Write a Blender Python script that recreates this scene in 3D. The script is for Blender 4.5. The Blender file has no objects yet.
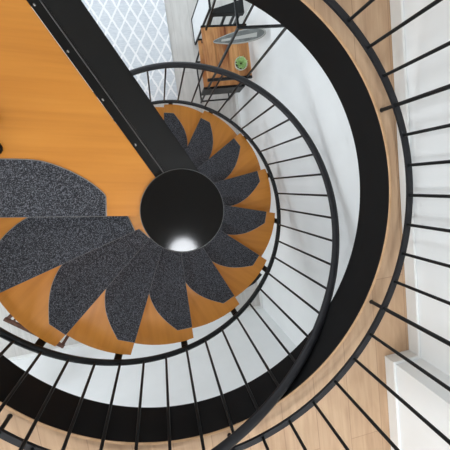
import bpy, bmesh, math, random
from mathutils import Vector, Matrix
random.seed(7)
C = bpy.context.scene.collection
SC = bpy.context.scene
PI = math.pi
def R(a): return math.radians(a)

# ------------------------------------------------------------------ materials
def lin(r, g, b):
    def f(c):
        c /= 255.0
        return c/12.92 if c <= 0.04045 else ((c+0.055)/1.055)**2.4
    return (f(r), f(g), f(b), 1.0)

def mat_base(name, rgb, rough=.5, metal=0.0, spec=.5, coat=0.0):
    m = bpy.data.materials.new(name); m.use_nodes = True
    nt = m.node_tree; b = nt.nodes['Principled BSDF']
    b.inputs['Base Color'].default_value = lin(*rgb)
    b.inputs['Roughness'].default_value = rough
    b.inputs['Metallic'].default_value = metal
    b.inputs['Specular IOR Level'].default_value = spec
    b.inputs['Coat Weight'].default_value = coat
    return m, nt, b

def N(nt, kind, **kw):
    n = nt.nodes.new(kind)
    for k, v in kw.items(): setattr(n, k, v)
    return n

def coords(nt, scale=(1,1,1), rot=(0,0,0), loc=(0,0,0), out='Object'):
    t = N(nt, 'ShaderNodeTexCoord'); src = t.outputs[out]
    if any(rot):                                     # turn first, stretch afterwards
        r = N(nt, 'ShaderNodeMapping'); r.inputs['Rotation'].default_value = rot
        nt.links.new(src, r.inputs['Vector']); src = r.outputs['Vector']
    mp = N(nt, 'ShaderNodeMapping')
    mp.inputs['Scale'].default_value = scale; mp.inputs['Location'].default_value = loc
    nt.links.new(src, mp.inputs['Vector'])
    return mp.outputs['Vector']

def ramp(nt, fac, stops):
    r = N(nt, 'ShaderNodeValToRGB')
    el = r.color_ramp.elements
    while len(el) < len(stops): el.new(.5)
    for e, (p, c) in zip(el, stops):
        e.position = p; e.color = lin(*c)
    nt.links.new(fac, r.inputs['Fac'])
    return r.outputs['Color']

def noise(nt, vec, scale, detail=4, rough=.55, dist=0.0):
    n = N(nt, 'ShaderNodeTexNoise')
    n.inputs['Scale'].default_value = scale; n.inputs['Detail'].default_value = detail
    n.inputs['Roughness'].default_value = rough; n.inputs['Distortion'].default_value = dist
    nt.links.new(vec, n.inputs['Vector'])
    return n.outputs['Fac']

def bump(nt, b, h, strength=.2, dist=.01):
    bp = N(nt, 'ShaderNodeBump'); bp.inputs['Strength'].default_value = strength
    bp.inputs['Distance'].default_value = dist
    nt.links.new(h, bp.inputs['Height']); nt.links.new(bp.outputs['Normal'], b.inputs['Normal'])

def mix(nt, fac, a, b, blend='MIX'):
    m = N(nt, 'ShaderNodeMix', data_type='RGBA', blend_type=blend)
    if isinstance(fac, float): m.inputs[0].default_value = fac
    else: nt.links.new(fac, m.inputs[0])
    for i, v in ((6, a), (7, b)):
        if isinstance(v, tuple): m.inputs[i].default_value = v
        else: nt.links.new(v, m.inputs[i])
    return m.outputs[2]

def m_plain(name, rgb, rough=.5, metal=0.0, spec=.5, var=6, scale=9.0, coat=0.0):
    m, nt, b = mat_base(name, rgb, rough, metal, spec, coat)
    f = noise(nt, coords(nt), scale, 3)
    lo = tuple(max(0, c-var) for c in rgb); hi = tuple(min(255, c+var) for c in rgb)
    nt.links.new(ramp(nt, f, [(.3, lo), (.7, hi)]), b.inputs['Base Color'])
    return m

def m_laminate():
    m, nt, b = mat_base('tread_laminate', (205,146,72), .34, 0, .4)
    v = coords(nt, (1.2, 26, 26))
    f = noise(nt, v, 1.0, 5, .6, .3)
    v2 = coords(nt, (.8, 5, 5)); f2 = noise(nt, v2, 1.0, 3, .5)
    c1 = ramp(nt, f, [(.25, (176,110,40)), (.55, (203,134,54)), (.8, (214,147,64))])
    c2 = ramp(nt, f2, [(.3, (188,120,44)), (.7, (212,145,63))])
    nt.links.new(mix(nt, .5, c1, c2), b.inputs['Base Color'])
    return m

def m_oak(name, tones, rotz, width=.19, length=1.3, seam=(120,88,62), rough=.4, seam_mix=.55):
    m, nt, b = mat_base(name, tones[1], rough, 0, .4)
    v = coords(nt, (1,1,1), (0,0,rotz))
    br = N(nt, 'ShaderNodeTexBrick')
    br.offset = .37; br.offset_frequency = 2; br.squash = 1
    br.inputs['Color1'].default_value = (0,0,0,1); br.inputs['Color2'].default_value = (1,1,1,1)
    br.inputs['Mortar'].default_value = (.5,.5,.5,1)
    br.inputs['Scale'].default_value = 1; br.inputs['Mortar Size'].default_value = .0016
    br.inputs['Mortar Smooth'].default_value = .1; br.inputs['Bias'].default_value = 0
    br.inputs['Brick Width'].default_value = length; br.inputs['Row Height'].default_value = width
    nt.links.new(v, br.inputs['Vector'])
    vg = coords(nt, (2.2, 34, 1), (0,0,rotz)); g = noise(nt, vg, 1.0, 5, .62, .6)
    vk = coords(nt, (3.0, 11, 1), (0,0,rotz), (3,1,0)); k = noise(nt, vk, 1.0, 3, .5, 1.2)
    grain = ramp(nt, g, [(.28, tones[0]), (.52, tones[1]), (.75, tones[2])])
    big = ramp(nt, k, [(.3, tones[0]), (.62, tones[2])])
    col = mix(nt, .4, grain, big)
    tint = ramp(nt, br.outputs['Color'], [(0, tones[1]), (1, tones[2])])
    col = mix(nt, .35, col, tint)
    col2 = mix(nt, seam_mix, col, lin(*seam))
    nt.links.new(mix(nt, br.outputs['Fac'], col, col2), b.inputs['Base Color'])
    return m

def m_carpet():
    m, nt, b = mat_base('charcoal_carpet', (66,68,73), .95, 0, .1)
    f = noise(nt, coords(nt), 235, 2, .8)
    f2 = noise(nt, coords(nt), 70, 2, .6)
    c = ramp(nt, f, [(.36, (16,17,20)), (.5, (48,50,55)), (.64, (128,130,138))])
    c2 = ramp(nt, f2, [(.35, (38,40,44)), (.65, (62,64,70))])
    nt.links.new(mix(nt, .25, c, c2), b.inputs['Base Color'])
    bump(nt, b, f, .5, .004)
    b.inputs['Sheen Weight'].default_value = .25
    return m

def m_rustic():
    m, nt, b = mat_base('rustic_wood', (160,100,60), .55, 0, .3)
    g = noise(nt, coords(nt, (30, 2.5, 4)), 1.0, 6, .65, 1.0)
    p = noise(nt, coords(nt, (8, 2.2, 1)), 1.0, 2, .5, .5)
    c = ramp(nt, g, [(.28, (92,48,26)), (.48, (182,116,66)), (.72, (232,178,122))])
    c2 = ramp(nt, p, [(.35, (112,52,28)), (.65, (230,178,118))])
    nt.links.new(mix(nt, .5, c, c2), b.inputs['Base Color'])
    return m

def m_rug():
    m, nt, b = mat_base('lattice_rug', (225,230,236), .95, 0, .1)
    t = coords(nt, (1,1,1), (0,0,R(-6)))
    s = N(nt, 'ShaderNodeSeparateXYZ'); nt.links.new(t, s.inputs[0])
    def M(op, a, b_=None):
        n = N(nt, 'ShaderNodeMath', operation=op)
        for i, v in enumerate((a, b_)):
            if v is None: continue
            if isinstance(v, (int, float)): n.inputs[i].default_value = v
            else: nt.links.new(v, n.inputs[i])
        return n.outputs[0]
    wob = M('MULTIPLY', M('SUBTRACT', noise(nt, coords(nt), 14, 2), .5), .05)
    u = M('ADD', M('MULTIPLY', s.outputs[0], 1/.142), M('MULTIPLY', M('ADD', s.outputs[1], wob), 1/.25))
    w = M('SUBTRACT', M('MULTIPLY', s.outputs[0], 1/.142), M('MULTIPLY', M('ADD', s.outputs[1], wob), 1/.25))
    def line(q, wd):
        fr = M('ABSOLUTE', M('SUBTRACT', M('FRACT', q), .5))
        return M('LESS_THAN', fr, wd)
    L = M('MAXIMUM', line(u, .085), line(w, .075))
    f = noise(nt, coords(nt, (18, 110, 1), (0,0,R(-6))), 1.0, 3, .6)
    base = ramp(nt, f, [(.3, (200,207,215)), (.7, (226,231,236))])
    nt.links.new(mix(nt, L, base, lin(246,248,250)), b.inputs['Base Color'])
    bump(nt, b, L, .5, .006)
    return m

def m_wall(name, rgb):
    m, nt, b = mat_base(name, rgb, .85, 0, .2)
    f = noise(nt, coords(nt), 3.5, 4)
    f2 = noise(nt, coords(nt), 160, 2)
    nt.links.new(ramp(nt, f, [(.3, tuple(c-3 for c in rgb)), (.7, tuple(min(255, c+2) for c in rgb))]), b.inputs['Base Color'])
    bump(nt, b, f2, .06, .002)
    return m

def m_emit(name, rgb, s):
    m = bpy.data.materials.new(name); m.use_nodes = True
    nt = m.node_tree; nt.nodes.clear()
    e = N(nt, 'ShaderNodeEmission'); e.inputs[0].default_value = lin(*rgb); e.inputs[1].default_value = s
    o = N(nt, 'ShaderNodeOutputMaterial'); nt.links.new(e.outputs[0], o.inputs[0])
    return m

WR = 8.3                                              # the house stands turned a little to the stair
M = dict(
    laminate=m_laminate(), carpet=m_carpet(),
    oak=m_oak('oak_floor', [(144,110,82),(180,148,116),(200,171,141)], R(-(90+WR)), .17, 1.25, (128,96,72)),
    nosing=m_plain('oak_nosing', (198,160,120), .4, var=10, scale=20),
    greyfloor=m_oak('pale_plank_floor', [(178,176,172),(200,198,194),(214,213,210)], R(-(90+WR)), .2, 1.4, (150,148,144), .45, .5),
    black=m_plain('black_powder_coat', (17,19,20), .4, 0, .3, 2),
    fascia=m_plain('black_fascia_paint', (13,14,15), .5, 0, .2, 2),
    gloss=m_plain('black_gloss_cap', (13,13,13), .085, 0, .17, 1),
    satin=m_plain('graphite_rail', (27,28,32), .45, 0, .35, 3),
    silver=m_plain('brushed_edge', (120,122,122), .3, .8, .5, 6),
    binding=m_plain('mat_binding', (160,156,150), .6, 0, .3, 10, 60),
    wall=m_wall('white_paint', (238,242,243)), ceil=m_wall('ceiling_white', (236,236,234)),
    trim=m_plain('white_gloss_trim', (232,234,233), .35, 0, .4, 2),
    rustic=m_rustic(), rug=m_rug(),
    leaf=m_plain('succulent_leaf', (178,214,142), .5, 0, .3, 26, 60),
    pot=m_plain('white_ceramic', (226,230,220), .3, 0, .5, 3), soil=m_plain('soil', (60,44,32), .9, 0, .1, 10, 80),
    grey=m_plain('grey_lacquer', (98,102,101), .22, 0, .5, 14, 12), edge=m_plain('board_highlight', (158,160,156), .35, 0, .5, 6),
    panel=m_plain('panel_sky_reflection', (234,240,244), .18, 0, .5, 2), chair=m_plain('dark_walnut', (92,58,42), .42, 0, .4, 18, 30),
    shoe=m_plain('black_leather', (30,24,21), .4, 0, .4, 4, 30), sole=m_plain('dark_rubber', (26,24,23), .8, 0, .2, 4),
    nose_edge=m_plain('mat_nose_edge', (98,98,98), .6, 0, .3, 8, 60),
    edge_shine=m_plain('beam_edge_highlight', (92,92,94), .3, .7, .5, 6),
    lamp=m_emit('lamp_glow', (246,250,255), 74.0), screw=m_plain('screw_steel', (190,190,188), .25, .9, .5, 4),
)

# ------------------------------------------------------------------ mesh helpers
def obj(name, bm, m, parent=None, smooth=False, angle=None):
    bmesh.ops.recalc_face_normals(bm, faces=bm.faces)
    me = bpy.data.meshes.new(name); bm.to_mesh(me); bm.free()
    if smooth:
        for p in me.polygons: p.use_smooth = True
        if angle: me.set_sharp_from_angle(angle=R(angle))
    o = bpy.data.objects.new(name, me); C.objects.link(o)
    me.materials.append(m)
    if parent: o.parent = parent
    return o

def thing(name, label, cat, loc=(0,0,0), rz=0, group=None):
    o = bpy.data.objects.new(name, None); C.objects.link(o); o.empty_display_size = .1
    o.location = loc; o.rotation_euler = (0,0,rz)
    return tag(o, label, cat, group)

def tag(o, label, cat, group=None):
    o['label'] = label; o['category'] = cat
    if group: o['group'] = group
    return o

def struct(name, bm, m, parent=None, **k):
    o = obj(name, bm, m, parent, **k); o['kind'] = 'structure'; return o

def dup(o, parent=None):
    c = o.copy(); C.objects.link(c)
    if parent: c.parent = parent
    for ch in list(o.children): dup(ch, c)
    return c

def prism(bm, pts, z0, z1, bev=0.0):
    n = len(pts)
    lo = [bm.verts.new((x, y, z0)) for x, y in pts]; hi = [bm.verts.new((x, y, z1)) for x, y in pts]
    fs = [bm.faces.new(lo[::-1]), bm.faces.new(hi)]
    for i in range(n): fs.append(bm.faces.new((lo[i], lo[(i+1) % n], hi[(i+1) % n], hi[i])))
    if bev:
        es = [e for f in fs[:2] for e in f.edges]
        bmesh.ops.bevel(bm, geom=es, offset=bev, segments=2, affect='EDGES', clamp_overlap=True)
    return bm

def box(bm, x0, x1, y0, y1, z0, z1, bev=0.0, mtx=None):
    vs = [bm.verts.new(Vector((x, y, z))) for x in (x0, x1) for y in (y0, y1) for z in (z0, z1)]
    q = [(0,1,3,2),(4,6,7,5),(0,4,5,1),(2,3,7,6),(0,2,6,4),(1,5,7,3)]
    fs = [bm.faces.new([vs[i] for i in f]) for f in q]
    if mtx:
        for v in vs: v.co = mtx @ v.co
    if bev:
        es = list({e for f in fs for e in f.edges})
        bmesh.ops.bevel(bm, geom=es, offset=bev, segments=2, affect='EDGES', clamp_overlap=True)
    return bm

def sweep(bm, pts, prof, closed=False, up=Vector((0,0,1)), cap=True):
    """carry a 2-D profile (side, up) along a polyline"""
    pts = [Vector(p) for p in pts]; n = len(pts); rings = []
    for i, p in enumerate(pts):
        a = pts[(i-1) % n] if (closed or i) else p
        b = pts[(i+1) % n] if (closed or i < n-1) else p
        t = (b-a).normalized()
        u = up if abs(t.dot(up)) < .98 else Vector((1,0,0))
        s = t.cross(u).normalized(); w = s.cross(t).normalized()
        rings.append([bm.verts.new(p + s*x + w*y) for x, y in prof])
    k = len(prof)
    for i in range(n if closed else n-1):
        A, B = rings[i], rings[(i+1) % n]
        for j in range(k): bm.faces.new((A[j], A[(j+1) % k], B[(j+1) % k], B[j]))
    if not closed and cap:
        bm.faces.new(rings[0][::-1]); bm.faces.new(rings[-1])
    return bm

def circ(r, n=12): return [(r*math.cos(2*PI*i/n), r*math.sin(2*PI*i/n)) for i in range(n)]
def rectp(w, h): return [(-w/2,-h/2), (w/2,-h/2), (w/2,h/2), (-w/2,h/2)]
def rod(bm, a, b, r, n=10): return sweep(bm, [a, b], circ(r, n))

def lathe(bm, prof, n=32, c=(0,0,0)):
    c = Vector(c); rings = []
    for r, z in prof:
        if r < 1e-6: rings.append([bm.verts.new(c+Vector((0,0,z)))])
        else: rings.append([bm.verts.new(c+Vector((r*math.cos(2*PI*i/n), r*math.sin(2*PI*i/n), z))) for i in range(n)])
    for A, B in zip(rings, rings[1:]):
        for i in range(n):
            j = (i+1) % n
            f = [A[i % len(A)], A[j % len(A)], B[j % len(B)], B[i % len(B)]]
            u = []
            for v in f:
                if v not in u: u.append(v)
            if len(u) > 2: bm.faces.new(u)
    return bm

# ------------------------------------------------------------------ measured layout (metres, stair axis at the origin, upper floor z = 0)
W = R(WR)
def RM(n, m): return (n*math.cos(W) - m*math.sin(W), n*math.sin(W) + m*math.cos(W))   # room axes -> x, y
ROT = Matrix.Rotation(W, 4, 'Z')
RISE = .19625; PITCH = .459554; ZT = .0202; TH0 = 3.14385; DTH = .427033
ZF = ZT - 14*RISE                                   # lower floor
NWALL = 1.030; D = .2228
def four(c, t):
    r = c[0]
    for i in range((len(c)-1)//2): r += c[1+2*i]*math.cos((i+1)*t) + c[2+2*i]*math.sin((i+1)*t)
    return r
F_RING = [0.99881,-0.01397,-0.00734,-0.00455,0.00131,-0.00354,0.002]
F_INN = [1.00058,-0.01527,-0.00075,-0.00537,0.004,-0.00536,0.0012]
F_RAIL = [1.02122,-0.00743,-0.02103,-0.00391,0.0006,-0.00101,0.0062]
F_STR = [0.95677,0.00035,-0.00882,-0.00248,-0.00342,-0.00145,-0.00186]
F_HAND = [0.98358,-0.00268,0.00591,-0.00208,0.00193,0.00072,0.00143]
ZS = -1.397025; HH = .89191; ZR = .0865
def ring_pt(c, t, z, dr=0.0):
    r = four(c, t) + dr; return Vector((r*math.cos(t), r*math.sin(t), z))
def str_pt(t): return ring_pt(F_STR, t, ZS - PITCH*t)
def hand_pt(t): return ring_pt(F_HAND, t, ZS + HH - PITCH*t)

# ------------------------------------------------------------------ camera
f_px, nx, ny = 324.9124, 158.6048, 187.5512
cam = bpy.data.cameras.new('camera'); co = bpy.data.objects.new('camera', cam); C.objects.link(co)
cam.sensor_fit = 'HORIZONTAL'; cam.sensor_width = 36; cam.lens = f_px*36/450; cam.clip_start = .02
v = Vector(((nx-225)/f_px, (ny-225)/f_px, 1)).normalized()
q = Vector((0,0,1)).rotation_difference(v)           # down-camera frame (x right, y down, z forward)
Rd = q.to_matrix()                                   # world(down frame) -> camera
inv = Rd.transposed()
def d2w(d): return Vector((d.x, -d.y, -d.z))
X = d2w(inv @ Vector((1,0,0))); Y = d2w(inv @ Vector((0,-1,0))); Z = d2w(inv @ Vector((0,0,-1)))
mw = Matrix((X, Y, Z)).transposed().to_4x4(); mw.translation = (-.07147, .09127, 1.32738)
co.matrix_world = mw
SC.camera = co

# ------------------------------------------------------------------ the setting
def holed_slab(z0, z1, n0, n1, m0, m1, c0, c1, K=240):
    """a rectangular slab (room axes) with the round stair opening cut through it"""
    bm = bmesh.new()
    corners = [RM(n0,m0), RM(n1,m0), RM(n1,m1), RM(n0,m1)]
    ts = sorted([2*PI*i/K for i in range(K)] + [math.atan2(y, x) % (2*PI) for x, y in corners])
    V = []
    for t in ts:
        a = t - W; ca, sa = math.cos(a), math.sin(a)
        s = min((n1/ca if ca > 1e-9 else n0/ca if ca < -1e-9 else 1e9), (m1/sa if sa > 1e-9 else m0/sa if sa < -1e-9 else 1e9))
        o = Vector((s*math.cos(t), s*math.sin(t), 0))
        i1 = ring_pt(c1, t, z1, .004); e0 = max(four(c0, t), four(F_INN, t)) + .006; i0 = Vector((e0*math.cos(t), e0*math.sin(t), z0))
        V.append([bm.verts.new(x) for x in (Vector((o.x,o.y,z0)), Vector((o.x,o.y,z1)), i1, i0)])
    for i in range(len(V)):
        A, B = V[i], V[(i+1) % len(V)]
        for j in range(4): bm.faces.new((A[j], A[(j+1) % 4], B[(j+1) % 4], B[j]))
    return bm
N0, M0, M1 = -4.2, -3.0, 4.4
struct('floor', holed_slab(-D+.012, 0, N0, NWALL+.012, M0, M1, F_RING, F_RING), M['oak'])
struct('ceiling', holed_slab(-D, -D+.0119, N0, NWALL+.012, M0, M1, F_INN, F_INN), M['ceil'])
ts = [2*PI*i/240 for i in range(240)]
bm = bmesh.new()                                     # black steel lining of the opening
rr = [[bm.verts.new(p) for p in (ring_pt(F_RING,t,-.003,0), ring_pt(F_INN,t,-D-.002,0), ring_pt(F_INN,t,-D-.002,.004), ring_pt(F_RING,t,-.003,.004))] for t in ts]
for i in range(240):
    A, B = rr[i], rr[(i+1) % 240]
    for j in range(4): bm.faces.new((A[j], A[(j+1)%4], B[(j+1)%4], B[j]))
struct('trim_1', bm, M['fascia'], smooth=True, angle=40)
bm = bmesh.new()                                     # oak nosing round the opening
prof = [(0,-.0028),(.0,.001),(.002,.0025),(.009,.0025),(.011,.0005)]
rr = [[bm.verts.new(ring_pt(F_RING,t,z,d)) for d, z in prof] for t in ts]
for i in range(240):
    A, B = rr[i], rr[(i+1) % 240]
    for j in range(5): bm.faces.new((A[j], A[(j+1)%5], B[(j+1)%5], B[j]))
struct('trim_2', bm, M['nosing'], smooth=True, angle=40)

def rbox(name, n0, n1, m0, m1, z0, z1, m, bev=0.0):
    return struct(name, box(bmesh.new(), n0, n1, m0, m1, z0, z1, bev, ROT), m)
bmw = bmesh.new()
NB = NWALL+.012; ZC = 2.5
MB = -1.65; MA = 1.66
box(bmw, NB, NB+.5, M0, M1, -D, ZC, 0, ROT)                      # upper storey
box(bmw, NB, NB+.5, MB-.1, MA, ZF, -D, 0, ROT)                   # lower storey up to the window alcove
box(bmw, NB+.4, NB+.5, MA, M1, ZF, -D, 0, ROT)
struct('wall_right', bmw, M['wall'])
rbox('wall_corner', .905, NB, M0, -.868, .0, ZC, M['wall'])
rbox('baseboard_right', NWALL, NB, -.868, M1, 0, .066, M['trim'], .002)
rbox('baseboard_corner', .893, .905, M0, -.856, 0, .064, M['trim'], .002)
rbox('baseboard_return', .905, NWALL, -.868, -.856, 0, .064, M['trim'], .002)
rbox('baseboard_below', NWALL-.002, NB, MB, MA, ZF, ZF+.08, M['trim'], .002)
rbox('wall_front', N0, NB+.1, MB-.1, MB, ZF, -D, M['wall'])
rbox('baseboard_front', N0, NWALL, MB, MB+.013, ZF, ZF+.08, M['trim'], .002)
rbox('wall_front', N0, NB, M0-.1, M0, 0, ZC, M['wall'])
def wall_with_hole(name, axis, at, a0, a1, z0, z1, h0, h1, y0, y1):
    bm = bmesh.new()
    for (p0, p1, q0, q1) in ((a0,h0,z0,z1),(h1,a1,z0,z1),(h0,h1,z0,y0),(h0,h1,y1,z1)):
        if p1-p0 < 1e-4 or q1-q0 < 1e-4: continue
        if axis == 'n': box(bm, at-.1, at, p0, p1, q0, q1, 0, ROT)
        else: box(bm, p0, p1, at, at+.1, q0, q1, 0, ROT)
    struct(name, bm, M['wall'])
wall_with_hole('wall_left', 'n', N0, M0, M1, 0, ZC, -2.2, 2.6, .5, 2.2)
wall_with_hole('wall_left', 'n', N0, MB, M1, ZF, -D, -1.3, 2.1, ZF+.3, -D-.3)
wall_with_hole('wall_back', 'm', M1, N0, NB, 0, ZC, -3.4, .4, .5, 2.2)
wall_with_hole('wall_back', 'm', M1, N0, NB+.4, ZF, -D, -3.0, .9, ZF+.05, -D-.25)
rbox('floor', N0, NB+.4, MB, M1, ZF-.1, ZF, M['greyfloor'])
rbox('ceiling', N0, NB, M0, M1, ZC, ZC+.1, M['ceil'])

# ------------------------------------------------------------------ spiral staircase
CX = .022
st = thing('spiral_staircase', 'black steel spiral staircase with orange wooden treads winding down round a capped column', 'staircase', (0,0,ZF))
def to_st(o): o.location = (o.location[0], o.location[1], o.location[2]-ZF)
def part(name, bm, m, parent=st, **k):
    o = obj(name, bm, m, parent, **k)
    if parent is st: to_st(o)
    return o
col = part('column', lathe(bmesh.new(), [(0,ZF),(.16,ZF),(.16,ZF+.012),(.062,ZF+.014),(.062,ZT),(0,ZT)], 40), M['black'], smooth=True, angle=35)
col.location.x = CX
CAPR = .1637; CZ = .0409
obj('cap', lathe(bmesh.new(), [(0,ZT-.001),(CAPR,ZT-.001),(CAPR,CZ-.003),(CAPR-.001,CZ-.001),(CAPR-.003,CZ),(0,CZ)], 96), M['gloss'], col)
o = obj('rim', lathe(bmesh.new(), [(CAPR,ZT+.001),(CAPR+.0022,ZT+.001),(CAPR+.0022,CZ-.004),(CAPR,CZ-.003)], 96), M['silver'], col, smooth=True, angle=35)

def tread_outline():
    p = [(.05,.02)]
    p.append((.9287*math.cos(R(1.25)), .02))
    for i in range(1, 13):
        a = R(1.25 - i*34/12); r = .929 + .020*math.sin(PI*min(1, i/14))
        p.append((r*math.cos(a), r*math.sin(a)))
    p.append((.05,-.04))
    return p
t0 = None; b0 = None
for k in range(1, 14):
    if t0 is None:
        t0 = part('tread', prism(bmesh.new(), tread_outline(), -.036, 0, .003), M['laminate']); o = t0
        a = R(-2.8)
        mt = Matrix.Rotation(a, 4, 'Z')
        bm = box(bmesh.new(), .70, .966, -.021, .021, -.050, -.037, .002, mt)
        box(bm, .948, .966, -.021, .021, -.037, .034, .002, mt)
        b0 = obj('bracket', bm, M['black'], t0)
    else:
        o = t0.copy(); C.objects.link(o); o.parent = st
        b = b0.copy(); C.objects.link(b); b.parent = o
    o.location = (0,0,ZT - k*RISE - ZF); o.rotation_euler = (0,0,TH0 + k*DTH)

# landing at the head of the stair
E = R(125.53); U = Vector((math.cos(E), math.sin(E)))
PV = Vector((U.y, -U.x))                            # to the right of the landing edge
pts = [(-.0,-.02)]
for i in range(0, 25):
    a = R(181.2) + (E-R(181.2))*i/24
    r = four(F_RING, a)+.035
    pts.append((r*math.cos(a), r*math.sin(a)))
pts[1] = (pts[1][0], -.02)
e = U*(four(F_RING, E)+.035) + PV*.007
pts[-1] = (e.x, e.y); pts.append((PV.x*.007, PV.y*.007))
bm = prism(bmesh.new(), pts, .0042, ZT, .0015)
ld = part('landing', bm, M['laminate'])
bm = bmesh.new()
pin = [(-.05,-.015)] + [((four(F_RING,R(179.4)+(E-R(179.4))*i/24)-.03)*math.cos(R(179.4)+(E-R(179.4))*i/24), (four(F_RING,R(179.4)+(E-R(179.4))*i/24)-.03)*math.sin(R(179.4)+(E-R(179.4))*i/24)) for i in range(25)] + [(-.05,.08)]
obj('support_plate', prism(bm, pin, -.03, .004), M['black'], ld)
# carrying beam beside the landing, with an angle strip and screws in the joint
def along(s, p, z): w = U*s + PV*p; return Vector((w.x, w.y, z))
def beam_box(bm, s0, s1, p0, p1, z0, z1, bev=0.0):
    mt = Matrix(((U.x, PV.x, 0, 0), (U.y, PV.y, 0, 0), (0,0,1,0), (0,0,0,1)))
    return box(bm, s0, s1, p0, p1, z0, z1, bev, mt)
RE = four(F_RING, R(120))-.004
be = part('beam', beam_box(bmesh.new(), .06, RE, .047, .163, -.16, ZT+.004, .006), M['black'], smooth=True, angle=30)
obj('edge_highlight', beam_box(bmesh.new(), .13, RE, .0448, .0474, -.012, ZT+.0035), M['edge_shine'], be)  # thin metal strip stands in for light catching the beam's bevel
obj('angle_strip', beam_box(bmesh.new(), .06, RE, .009, .0438, -.07, -.014, .003), M['black'], be)
for s in (.30, .50, .70, .88):
    p = along(s, .020, 0)
    obj('screw', lathe(bmesh.new(), [(0,-.0145),(.006,-.0145),(.006,-.011),(.003,-.009),(0,-.009)], 12, (p.x,p.y,0)), M['screw'], be)
# part children of the staircase are modelled in world z, so shift the sub-parts' parents only
# lower rail along the tread ends, handrail and balusters
def arc(fn, a0, a1, n=150): return [fn(R(a0+(a1-a0)*i/n)) for i in range(n+1)]
part('lower_rail', sweep(bmesh.new(), arc(str_pt, -186, 146), [(x,y) for x,y in circ(.0175, 12)]), M['black'], smooth=True)
part('handrail', sweep(bmesh.new(), arc(hand_pt, -184, 148, 170), circ(.0212, 14)), M['satin'], smooth=True)
for k in range(0, 36):
    a = R(-139.9 - 4*7.945 + k*7.945)
    p = str_pt(a); h = hand_pt(a)
    part('baluster', rod(bmesh.new(), p, h, .0072), M['black'], smooth=True, angle=60)
for a in (-184, 147):
    p = str_pt(R(a)); h = hand_pt(R(a)); z0 = .0 if a < 0 else ZF
    q0 = Vector((h.x, h.y, z0))
    bm = sweep(bmesh.new(), [q0, Vector((h.x, h.y, h.z+.03))], rectp(.04,.04))
    part('newel_post', bm, M['black'])
# a steel gusset under the outer edge of the sixth tread, joining the lower rail
z6 = ZT - 6*RISE
g = [(.90,-60), (.948,-57), (.962,-50), (.985,-44.5), (.985,-39), (.90,-39)]
part('gusset', prism(bmesh.new(), [(r*math.cos(R(a)), r*math.sin(R(a))) for r, a in g], z6-.060, z6-.040), M['black'])

# ------------------------------------------------------------------ carpet mats
def mat_outline(half_pts, center, nose):
    """half-oval: straight along the nosing, short straight ends, swept back edge (half given, mirrored)"""
    p = [(2*center-half_pts[0][0], nose), (half_pts[0][0], nose)]
    full = half_pts + [(2*center-x, t) for x, t in half_pts[::-1]]
    n = len(full)
    for i in range(n-1):
        a, b = full[i], full[i+1]; z = full[max(0,i-1)]; c = full[min(n-1,i+2)]
        if i in (0, n-2): p.append(a); continue
        if i == 1: z = a
        if i == n-3: c = b
        for j in range(4):
            u = j/4
            p.append(tuple(.5*(2*a[k]+(b[k]-z[k])*u+(2*z[k]-5*a[k]+4*b[k]-c[k])*u*u+(3*a[k]-z[k]-3*b[k]+c[k])*u**3) for k in (0,1)))
    p.append(full[-2]); 
    return p
def make_mat(outline, lbl, z, rz):
    t = thing('stair_mat', lbl, 'mat', (0,0,z), rz, 'carpet mats on the spiral stair')
    obj('pile', prism(bmesh.new(), outline, 0, .007, .0015), M['carpet'], t)
    c = [Vector((x, y, .0035)) for x, y in outline[2:] + outline[:1]]
    c.insert(0, Vector((outline[1][0], outline[1][1], .0035)))
    obj('binding', sweep(bmesh.new(), c, circ(.0030, 6)), M['binding'], t, smooth=True)
    e = [Vector((outline[0][0], outline[0][1], .0055)), Vector((outline[1][0], outline[1][1], .0055))]
    obj('nose_edge', sweep(bmesh.new(), e, circ(.0017, 6)), M['nose_edge'], t, smooth=True)
    return t
mat_land = mat_outline([(.869,0.0198),(.869,-.055),(.855,-.074),(.806,-.114),(.763,-.139),(.735,-.153),(.679,-.174),(.623,-.185)], .569, 0.0198)
mat_tr = mat_outline([(.846,0.0198),(.847,-.074),(.838,-.084),(.77,-.139),(.70,-.182),(.63,-.207),(.57,-.217)], .526, 0.0198)
make_mat(mat_land, 'half-oval charcoal carpet mat on the wide landing board, the uppermost and nearest mat', ZT, TH0)
ords = ['first', 'second', 'third', 'fourth', 'fifth', 'sixth', 'seventh', 'eighth', 'ninth', 'tenth', 'eleventh', 'twelfth', 'thirteenth']
look = {1:'reaching the left edge of the photo', 2:'pointing down left with a rounded outer end', 3:'pointing down and slightly left',
        4:'pointing almost straight down from the cap', 5:'pointing down right', 6:'dark, pointing right and down', 7:'dark, pointing right just below level',
        8:'pointing right just above level', 9:'pointing up right', 10:'pointing up towards the potted succulent', 11:'half hidden behind the black beam'}
m0 = None
for k in range(1, 12):
    lbl = 'charcoal mat on %s tread below the landing%s' % (ords[k-1], (', ' + look[k]) if k in look else ', hidden under the landing')
    if m0 is None: m0 = make_mat(mat_tr, lbl, ZT-k*RISE, TH0+k*DTH)
    else:
        c = m0.copy(); C.objects.link(c); c['label'] = lbl
        for ch in m0.children:
            d = ch.copy(); C.objects.link(d); d.parent = c
        c.location = (0,0,ZT-k*RISE); c.rotation_euler = (0,0,TH0+k*DTH)

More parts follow.
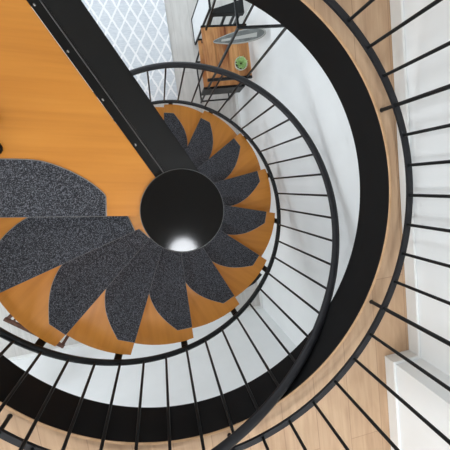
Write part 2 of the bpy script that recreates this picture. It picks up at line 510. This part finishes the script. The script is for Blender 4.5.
# ------------------------------------------------------------------ guard round the opening
gd = thing('guard_railing', 'black guard railing with round bars standing round the stair opening on the oak floor', 'railing', (0,0,0))
def rail_r(t, z): return ring_pt(F_RAIL, t, z)
G0, G1 = -168, 112
obj('bottom_rail', sweep(bmesh.new(), [rail_r(R(G0+(G1-G0)*i/200), ZR) for i in range(201)], rectp(.026,.012)), M['satin'], gd)
obj('handrail', sweep(bmesh.new(), [rail_r(R(G0+(G1-G0)*i/200), .95) for i in range(201)], circ(.021, 12)), M['satin'], gd, smooth=True)
k = 0
a = 4.0 + 7.39*14
i = 14
while a > G0:
    t = R(a)
    post = (i - 3) % 7 == 0
    p = rail_r(t, ZR+.004); h = rail_r(t, .95)
    if post:
        bm = rod(bmesh.new(), rail_r(t, .0), h, .0085, 12)
        o = obj('post', bm, M['black'], gd, smooth=True, angle=60)
        fp = rail_r(t, 0)
        obj('foot', lathe(bmesh.new(), [(0,0),(.0105,0),(.0105,.002),(.009,.003),(0,.003)], 16, fp), M['black'], o)
    else:
        obj('baluster', rod(bmesh.new(), p, h, .0068), M['black'], gd, smooth=True, angle=60)
    i -= 1; a = 4.0 + 7.39*i
for a in (G0, G1):
    obj('end_post', sweep(bmesh.new(), [rail_r(R(a), 0), rail_r(R(a), .97)], rectp(.035,.035)), M['black'], gd)

# ------------------------------------------------------------------ shoes of the photographer on the landing
def shoe(x, y, rz, lbl):
    t = thing('shoe', lbl, 'shoe', (x, y, ZT), rz, 'black shoes on the landing')
    def outline(g):
        p = []
        for i in range(28):
            a = 2*PI*i/28
            c, s = math.cos(a), math.sin(a)
            wd = .043 + .008*c if c > 0 else .035
            p.append((-.14 + .14*c + g*c, (wd+g)*s*(1-.15*max(0, -c))))
        return p
    obj('sole', prism(bmesh.new(), outline(.003), 0, .018, .003), M['sole'], t)
    bm = bmesh.new(); base = outline(0); rings = []
    for f, z in ((1,.018),(1,.035),(.9,.055),(.7,.075)):
        ring = []
        for px, py in base:
            cx = -.14 - .04*(1-f)
            hz = z if px < -.09 else z*(.55+.45*max(0,(-px)/.09)) + .004
            ring.append(bm.verts.new((cx + (px+.14)*f, py*f, max(.018, hz))))
        rings.append(ring)
    for A, B in zip(rings, rings[1:]):
        for j in range(28): bm.faces.new((A[j], A[(j+1)%28], B[(j+1)%28], B[j]))
    bm.faces.new(rings[-1]); bm.faces.new(rings[0][::-1])
    obj('upper', bm, M['shoe'], t, smooth=True)
shoe(-.612, .216, R(-14), 'black shoe toe at the left edge, beside the landing carpet mat')
shoe(-.616, .322, R(-16), 'black shoe toe at the left edge, farther up the bare landing board')

# ------------------------------------------------------------------ lower room: storage rack by the wall
def room_thing(name, lbl, cat, n, m, z, rz=0, group=None):
    x, y = RM(n, m); return thing(name, lbl, cat, (x, y, z), W+rz, group)
rk = room_thing('storage_rack', 'tall open black metal rack with rustic wooden shelves against the white wall', 'rack', .600, 1.045, ZF)
RW, RD, RH, SH, SL = .342, .445, 1.90, .862, .585
def fr(bm, a, b, s=.015): return sweep(bm, [a, b], rectp(s, s))
for x in (0, RW):
    for y in (0, RD):
        obj('post', fr(bmesh.new(), (x,y,0), (x,y,RH)), M['black'], rk)
for z in (.05, RH-.011):
    for a, b in (((0,0,z),(RW,0,z)), ((0,RD,z),(RW,RD,z)), ((0,0,z),(0,RD,z)), ((RW,0,z),(RW,RD,z))):
        obj('crossbar', fr(bmesh.new(), a, b), M['black'], rk)
def plank(z, x0, n=4, th=.024):
    bm = bmesh.new()
    w = (RW+.055-x0)/n
    for i in range(n): box(bm, x0+i*w+.0008, x0+(i+1)*w-.0008, .012, RD+.02, z-th, z, .002)
    return bm
obj('shelf', plank(SH, -.045), M['rustic'], rk)
obj('shelf', plank(SL, -.040), M['rustic'], rk)
for z, h in ((SH, .03), (SL, .23)):
    obj('front_rail', box(bmesh.new(), -.045, RW+.055, -.012, .0115, z-h, z+.002, .002), M['black'], rk)
    obj('back_rail', box(bmesh.new(), -.045, RW+.055, RD+.0205, RD+.038, z-.03, z+.002, .002), M['black'], rk)

# succulent
pl = room_thing('potted_succulent', 'small green succulent in a round white pot on the wooden shelf', 'plant', .880, 1.150, ZF+SH)
obj('pot', lathe(bmesh.new(), [(0,0),(.044,0),(.060,.055),(.062,.066),(.055,.066),(.053,.05),(0,.05)], 28), M['pot'], pl, smooth=True, angle=40)
obj('soil', lathe(bmesh.new(), [(0,.0502),(.0525,.0502),(.036,.058),(0,.060)], 20), M['soil'], pl, smooth=True)
bm = bmesh.new()
for j in range(46):
    a = j*2.39996; q_ = (j/46)**.6; L = .024+.040*q_; tilt = 1.35 - 1.05*q_
    d = Vector((math.cos(a)*math.cos(tilt), math.sin(a)*math.cos(tilt), math.sin(tilt)))
    s = Vector((-math.sin(a), math.cos(a), 0)); up = d.cross(s)
    b = Vector((0,0,.056)) + Vector((math.cos(a), math.sin(a), 0))*.008
    rows = []
    for u, wd in ((0,.004),(.35,.0085),(.7,.0075),(1,.0008)):
        c_ = b + d*L*u + Vector((0,0,.008*u*u))
        rows.append([bm.verts.new(c_+s*wd), bm.verts.new(c_-up*wd*.45), bm.verts.new(c_-s*wd), bm.verts.new(c_+up*wd*.35)])
    for A, B in zip(rows, rows[1:]):
        for i in range(4): bm.faces.new((A[i], A[(i+1)%4], B[(i+1)%4], B[i]))
    bm.faces.new(rows[0][::-1]); bm.faces.new(rows[-1])
obj('leaves', bm, M['leaf'], pl, smooth=True)

# long grey oval board leaning from the shelf to the wall
A = Vector((*RM(.655, 1.375), ZF+SH+.012)); B = Vector((*RM(1.000, 1.245), -1.40))
ax = (B-A); L = ax.length; ax.normalize()
wl = Vector((*RM(0,1), 0)); sd = (wl - ax*wl.dot(ax)).normalized(); nr = ax.cross(sd).normalized()
ob = tag(bpy.data.objects.new('oval_board', None), 'long grey oval board with painted highlight rim leaning above the wooden shelf', 'board')
C.objects.link(ob); ob.matrix_world = Matrix((ax, sd, nr)).transposed().to_4x4(); ob.location = A
def oval(g):
    p = []
    for i in range(36):
        a = 2*PI*i/36; c, s = math.cos(a), math.sin(a)
        p.append((L/2 + (L/2-.002+g)*c, (.046+g + .014*c)*s*(1 if c > -.3 else 1-.35*(-c-.3))))
    return p
obj('deck', prism(bmesh.new(), oval(0), -.007, .007, .003), M['grey'], ob)
obj('rim', sweep(bmesh.new(), [Vector((x, y, .0)) for x, y in oval(-.001)], circ(.0075, 8), closed=True, up=Vector((0,0,1))), M['edge'], ob, smooth=True)  # pale tube paints the highlight along the board's outline
obj('highlight_streak', prism(bmesh.new(), [(L*.18,-.012),(L*.86,-.022),(L*.86,.010),(L*.18,.004)], .0068, .0085), M['edge'], ob)  # pale streak painted as a highlight on the deck

# low black table in the window alcove, pale framed board leaning against it
tb = room_thing('side_table', 'narrow black console table behind the wooden rack beside the bright wall', 'table', .690, 1.69, ZF)
TW, THH = .345, .73
obj('tabletop', prism(bmesh.new(), [(0,0),(TW,0),(TW,.13),(.20,.085),(.012,.040)], THH-.07, THH, .004), M['black'], tb)
for x, y in ((.03,.012), (.165,.018), (TW-.035,.02), (TW-.035,.10)):
    obj('leg', fr(bmesh.new(), (x,y,0), (x,y,THH-.07), .022), M['black'], tb)
pn = room_thing('framed_board', 'board painted with sky reflection in thin black frame leaning left of the black table', 'board', .630, 1.700, ZF)
bm_h = .80; lean = math.atan2(.050, .73)
mt = Matrix.Rotation(lean, 4, 'Y')
def pbox(name, y0, y1, z0, z1, x0, x1, m): return obj(name, box(bmesh.new(), x0, x1, y0, y1, z0, z1, .001, mt), m, pn)
PWD = .285
pbox('panel', .012, PWD-.012, .014, bm_h-.012, -.008, .002, M['panel'])  # white colour stands in for the bright sky the panel reflects
bm = bmesh.new()
for (y0,y1,z0,z1) in ((0,.012,.002,bm_h),(PWD-.012,PWD,.002,bm_h),(.012,PWD-.012,.002,.014),(.012,PWD-.012,bm_h-.012,bm_h)):
    box(bm, -.014, .006, y0, y1, z0, z1, 0, mt)
obj('frame', bm, M['black'], pn)

# rug
rx = [RM(.335, 1.10), RM(.335, 3.6), RM(-2.2, 3.6), RM(-2.2, 1.10)]
bm = prism(bmesh.new(), rx, ZF, ZF+.014, .004)
tag(obj('rug', bm, M['rug']), 'white rug with raised diamond lattice on the pale plank floor', 'rug')

# dark wooden chair below the flight
cA = Vector((-1.470, -1.118)); cB = Vector((-.975, -1.432))
dv = (cB-cA); CWD = dv.length; ang = math.atan2(dv.y, dv.x)
ch = thing('wooden_chair', 'dark wooden slat-back chair standing below the stair by the white wall', 'chair', ((cA.x+cB.x)/2, (cA.y+cB.y)/2, ZF), ang)
hw = CWD/2; ZTOP = -1.86-ZF
for x in (-hw+.022, hw-.022):
    obj('leg', sweep(bmesh.new(), [(x,0,0),(x,.02,.45),(x,0,ZTOP-.03)], rectp(.030,.030)), M['chair'], ch)
    obj('leg', sweep(bmesh.new(), [(x,.44,0),(x,.44,.425)], rectp(.036,.036)), M['chair'], ch)
obj('top_rail', box(bmesh.new(), -hw, hw, -.016, .018, ZTOP-.028, ZTOP, .004), M['chair'], ch)
bm = bmesh.new(); box(bm, -hw+.041, hw-.041, .004, .03, .50, .55, .003); obj('lower_rail', bm, M['chair'], ch)
for j in range(9):
    x = -hw+.075 + j*(CWD-.15)/8
    obj('slat', sweep(bmesh.new(), [(x,.017,.551),(x,.002,ZTOP-.029)], rectp(.03,.014)), M['chair'], ch)
obj('seat', box(bmesh.new(), -hw+.006, hw-.006, .042, .465, .426, .455, .006), M['chair'], ch)

# ceiling lamp over the well
lp = thing('ceiling_lamp', 'round white ceiling lamp above the stairwell, mirrored in the black column cap', 'lamp', (.20, -.64, ZC), 0, 'round ceiling lamps')
obj('housing', lathe(bmesh.new(), [(0,0),(.17,0),(.17,-.03),(.155,-.03),(.155,-.02),(0,-.02)], 40), M['trim'], lp)
obj('diffuser', lathe(bmesh.new(), [(0,-.0205),(.154,-.0205),(.154,-.030),(.12,-.038),(0,-.040)], 40), M['lamp'], lp, smooth=True)
for x, y, lbl in ((-.95, -1.45, 'added fill lamp, round and white, over the lower left of the opening'),
                  (.45, -1.75, 'added fill lamp, round and white, over the oak floor below the opening')):
    c = dup(lp); c.location = (x, y, ZC); c['label'] = lbl  # two unseen lamps added to brighten the treads in the well

# ------------------------------------------------------------------ light
def area(name, loc, aim, sx, sy, watt, col):
    l = bpy.data.lights.new(name, 'AREA'); l.shape = 'RECTANGLE'; l.size = sx; l.size_y = sy
    l.energy = watt; l.color = col
    o = bpy.data.objects.new(name, l); C.objects.link(o); o.location = loc
    o.rotation_euler = (Vector(aim)-Vector(loc)).to_track_quat('-Z', 'Y').to_euler()
    return o
def daylight(name, n, m, z, dn, dm, sx, sy, watt, col, dz=0):
    x, y = RM(n, m); ax_, ay_ = RM(n+dn, m+dm)
    return area(name, (x, y, z), (ax_, ay_, z+dz), sx, sy, watt, col)
daylight('daylight_left_window', N0-.15, .2, 1.35, 1, 0, 4.6, 1.6, 88, (.93,.97,1))
daylight('daylight_back_window', -1.5, M1+.15, 1.35, 0, -1, 3.6, 1.6, 12, (.93,.97,1))
daylight('daylight_garden_window', -1.05, M1+.15, ZF+1.25, 0, -1, 3.8, 2.0, 62, (.92,.96,1), -.1)
daylight('daylight_lower_fill', N0-.15, .4, ZF+1.3, 1, 0, 3.4, 1.8, 72, (.97,.98,1), -.1)  # light at an unseen opening, placed to brighten the lower right wall

w = bpy.data.worlds.new('sky'); SC.world = w; w.use_nodes = True
bg = w.node_tree.nodes['Background']; bg.inputs[0].default_value = (.80,.88,1,1); bg.inputs[1].default_value = .6
SC.view_settings.view_transform = 'Standard'; SC.view_settings.look = 'None'
SC.view_settings.gamma = 1; SC.view_settings.exposure = 0.0; SC.view_settings.use_curve_mapping = False
SC.cycles.use_denoising = True
SC.cycles.max_bounces = 10; SC.cycles.diffuse_bounces = 6
